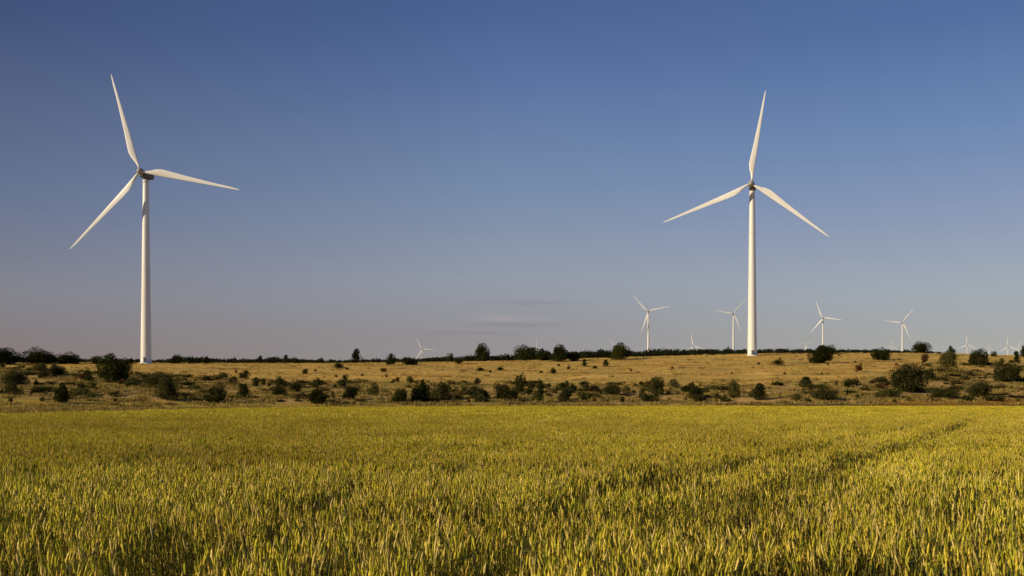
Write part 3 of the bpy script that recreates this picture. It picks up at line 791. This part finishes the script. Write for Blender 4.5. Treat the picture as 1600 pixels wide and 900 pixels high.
FT = [ # column, hub row, blade px, yaw, blade angle, label
 (1013, 487, 35, 5, -43, 'distant turbine left of the right tower, tallest of the small ones'),
 (1146, 490, 32, -8, 40, 'distant turbine right beside the left side of the large right tower'),
 (1286, 497, 29.5, 8, -22, 'distant turbine behind the round oak right of the large right tower'),
 (1410, 504, 28.5, -5, 37, 'distant turbine just left of the flat rounded crest tree'),
 (660, 546, 20.5, 12, -28, 'low distant turbine whose tower is hidden, between ball shaped and domed trees'),
 (839, 545, 18, 0, 0, 'tiny distant turbine blade rising above the dark skyline clump'),
 (963, 541, 16, 0, -48, 'tiny distant turbine half hidden behind the round skyline tree'),
 (1084, 541, 20, 15, -12, 'low distant turbine between the two left ones, tower hidden by woodland'),
 (1259, 539, 15, -10, -60, 'tiny distant turbine with blades in a wide V near the round oak'),
 (1394, 540, 10, 0, 10, 'faintest distant turbine just left of the one by the flat rounded crest tree'),
 (1511, 538, 16.5, 0, 0, 'small distant turbine with one blade straight up, above the crest bushes'),
 (1545, 543, 9, 0, 5, 'faint distant turbine between the two small ones on the far right'),
 (1575, 541, 16.5, -6, -5, 'small distant turbine near the right edge with one blade up'),
 (1592, 543, 11, 4, 12, 'rightmost tiny distant turbine beside the edge tree'),
]
for (px, hr, L_, rel, phi, lab) in FT:
    r, p = copy_turbine(t1, lab, FARG)
    set_turbine(r, p, px, RAD / L_ * F, rel, phi, hubrow=hr)

# ------------------------------------------------------------------ camera, sun, sky
cd = bpy.data.cameras.new('camera'); cam = link(bpy.data.objects.new('camera', cd))
cd.lens = 35; cd.sensor_width = 36; cd.clip_end = 40000; cd.clip_start = .1
cd.shift_y = (HOR - 450) / 1600
cam.location = (0, 0, EYE); cam.rotation_euler = (PI / 2, 0, 0)
S.camera = cam

EL = math.radians(22); AZ = math.radians(-114)     # azimuth clockwise from the view direction
sd = bpy.data.lights.new('sun', 'SUN'); sun = link(bpy.data.objects.new('sun', sd))
sd.energy = 5.0; sd.angle = math.radians(.5); sd.color = (1, .83, .56)
to = Vector((math.sin(AZ) * math.cos(EL), math.cos(AZ) * math.cos(EL), math.sin(EL)))
sun.rotation_euler = to.to_track_quat('Z', 'Y').to_euler()
sun.location = (0, 0, 100)

W = bpy.data.worlds.new('World'); S.world = W; W.use_nodes = True
nt = W.node_tree; nt.nodes.clear(); ns = nt.nodes; L = nt.links
out = N(ns, 'ShaderNodeOutputWorld'); bg = N(ns, 'ShaderNodeBackground', Strength=.10)
sky = N(ns, 'ShaderNodeTexSky'); sky.sky_type = 'NISHITA'; sky.sun_disc = False
sky.sun_elevation = EL; sky.sun_rotation = AZ; sky.altitude = 900; sky.air_density = 1.0; sky.dust_density = 1.2; sky.ozone_density = 2.0
# grade of the clear sky by elevation and by side (dusty mauve at the horizon, deep blue above)
tc = N(ns, 'ShaderNodeTexCoord'); sp = N(ns, 'ShaderNodeSeparateXYZ'); L.new(tc.outputs['Generated'], sp.inputs[0])
def ramp(stops):
    r = N(ns, 'ShaderNodeValToRGB'); e = r.color_ramp.elements
    while len(e) < len(stops): e.new(.5)
    for k, (p, c) in enumerate(stops): e[k].position = p; e[k].color = (*c, 1)
    return r
def srgb(r, g, b): return tuple(((c / 255) / 12.92 if c / 255 <= .04045 else ((c / 255 + .055) / 1.055) ** 2.4) for c in (r, g, b))
# z = sin(elevation); row 628 -> 0, 560 -> .044, 450 -> .114, 300 -> .206, 0 -> .374
left = ramp([(0, srgb(136, 119, 117)), (.046, srgb(132, 119, 118)), (.10, srgb(130, 129, 139)), (.18, srgb(103, 115, 144)), (.335, srgb(62, 78, 118)), (.7, srgb(36, 50, 96))])
centre = ramp([(0, srgb(150, 143, 144)), (.063, srgb(148, 143, 145)), (.12, srgb(148, 154, 167)), (.206, srgb(120, 140, 171)), (.30, srgb(92, 116, 162)), (.365, srgb(74, 99, 148)), (.7, srgb(42, 64, 122))])
right = ramp([(0, srgb(168, 166, 160)), (.055, srgb(167, 166, 163)), (.10, srgb(162, 170, 178)), (.18, srgb(135, 150, 182)), (.25, srgb(106, 135, 178)), (.335, srgb(82, 109, 159)), (.7, srgb(46, 72, 130))])
for r_ in (left, centre, right): L.new(sp.outputs['Z'], r_.inputs[0])
def side(lo, hi, a, b):
    mr = N(ns, 'ShaderNodeMapRange'); mr.inputs[1].default_value = lo; mr.inputs[2].default_value = hi; L.new(sp.outputs['X'], mr.inputs[0])
    q = N(ns, 'ShaderNodeMix'); q.data_type = 'RGBA'; L.new(mr.outputs[0], q.inputs[0]); L.new(a, q.inputs[6]); L.new(b, q.inputs[7]); return q
mx = side(0, .44, side(-.46, 0, left.outputs[0], centre.outputs[0]).outputs[2], right.outputs[0])
# thin streaks of cloud low over the ridge
mp = N(ns, 'ShaderNodeMapping'); mp.inputs['Scale'].default_value = (34, 34, 330); L.new(tc.outputs['Generated'], mp.inputs[0])
cn = N(ns, 'ShaderNodeTexNoise', Scale=1.0, Detail=7.0, Roughness=.65); L.new(mp.outputs[0], cn.inputs['Vector'])
def band(src, c, hw):
    s = N(ns, 'ShaderNodeMath', operation='SUBTRACT'); L.new(src, s.inputs[0]); s.inputs[1].default_value = c
    a = N(ns, 'ShaderNodeMath', operation='ABSOLUTE'); L.new(s.outputs[0], a.inputs[0])
    m_ = N(ns, 'ShaderNodeMapRange'); m_.interpolation_type = 'SMOOTHSTEP'; m_.inputs[1].default_value = hw; m_.inputs[2].default_value = 0; L.new(a.outputs[0], m_.inputs[0])
    return m_.outputs[0]
def mul(a, b):
    m_ = N(ns, 'ShaderNodeMath', operation='MULTIPLY')
    for i, q in enumerate((a, b)):
        if isinstance(q, (int, float)): m_.inputs[i].default_value = q
        else: L.new(q, m_.inputs[i])
    return m_.outputs[0]
cr = N(ns, 'ShaderNodeMapRange'); cr.inputs[1].default_value = .30; cr.inputs[2].default_value = .64; L.new(cn.outputs[0], cr.inputs[0])
prev = mx.outputs[2]
for (cx, hwx, cz, hwz, colr, amt) in [(.0, .062, .0830, .0042, srgb(182, 168, 172), .6), (.003, .085, .0775, .0048, srgb(132, 124, 136), .55),
                                     (.020, .085, .0990, .0036, srgb(130, 128, 142), .5), (-.045, .075, .0690, .0036, srgb(130, 118, 128), .5), (-.02, .03, .0865, .003, srgb(176, 165, 170), .5)]:
    f_ = mul(mul(band(sp.outputs['X'], cx, hwx), band(sp.outputs['Z'], cz, hwz)), mul(cr.outputs[0], amt))
    m2 = N(ns, 'ShaderNodeMix'); m2.data_type = 'RGBA'; L.new(f_, m2.inputs[0]); L.new(prev, m2.inputs[6]); m2.inputs[7].default_value = (*colr, 1)
    prev = m2.outputs[2]
# keep a share of the physical sky so that light still comes from the sun's side
gr = N(ns, 'ShaderNodeVectorMath', operation='SCALE'); L.new(prev, gr.inputs[0]); gr.inputs['Scale'].default_value = 1 / .10
ms = N(ns, 'ShaderNodeMix'); ms.data_type = 'RGBA'; ms.inputs[0].default_value = .95
L.new(sky.outputs[0], ms.inputs[6]); L.new(gr.outputs[0], ms.inputs[7])
L.new(ms.outputs[2], bg.inputs[0]); L.new(bg.outputs[0], out.inputs[0])

S.render.engine = 'CYCLES'
S.view_settings.view_transform = 'Standard'; S.view_settings.look = 'None'; S.view_settings.exposure = 0; S.view_settings.gamma = 1
S.render.resolution_x = 1024; S.render.resolution_y = 576
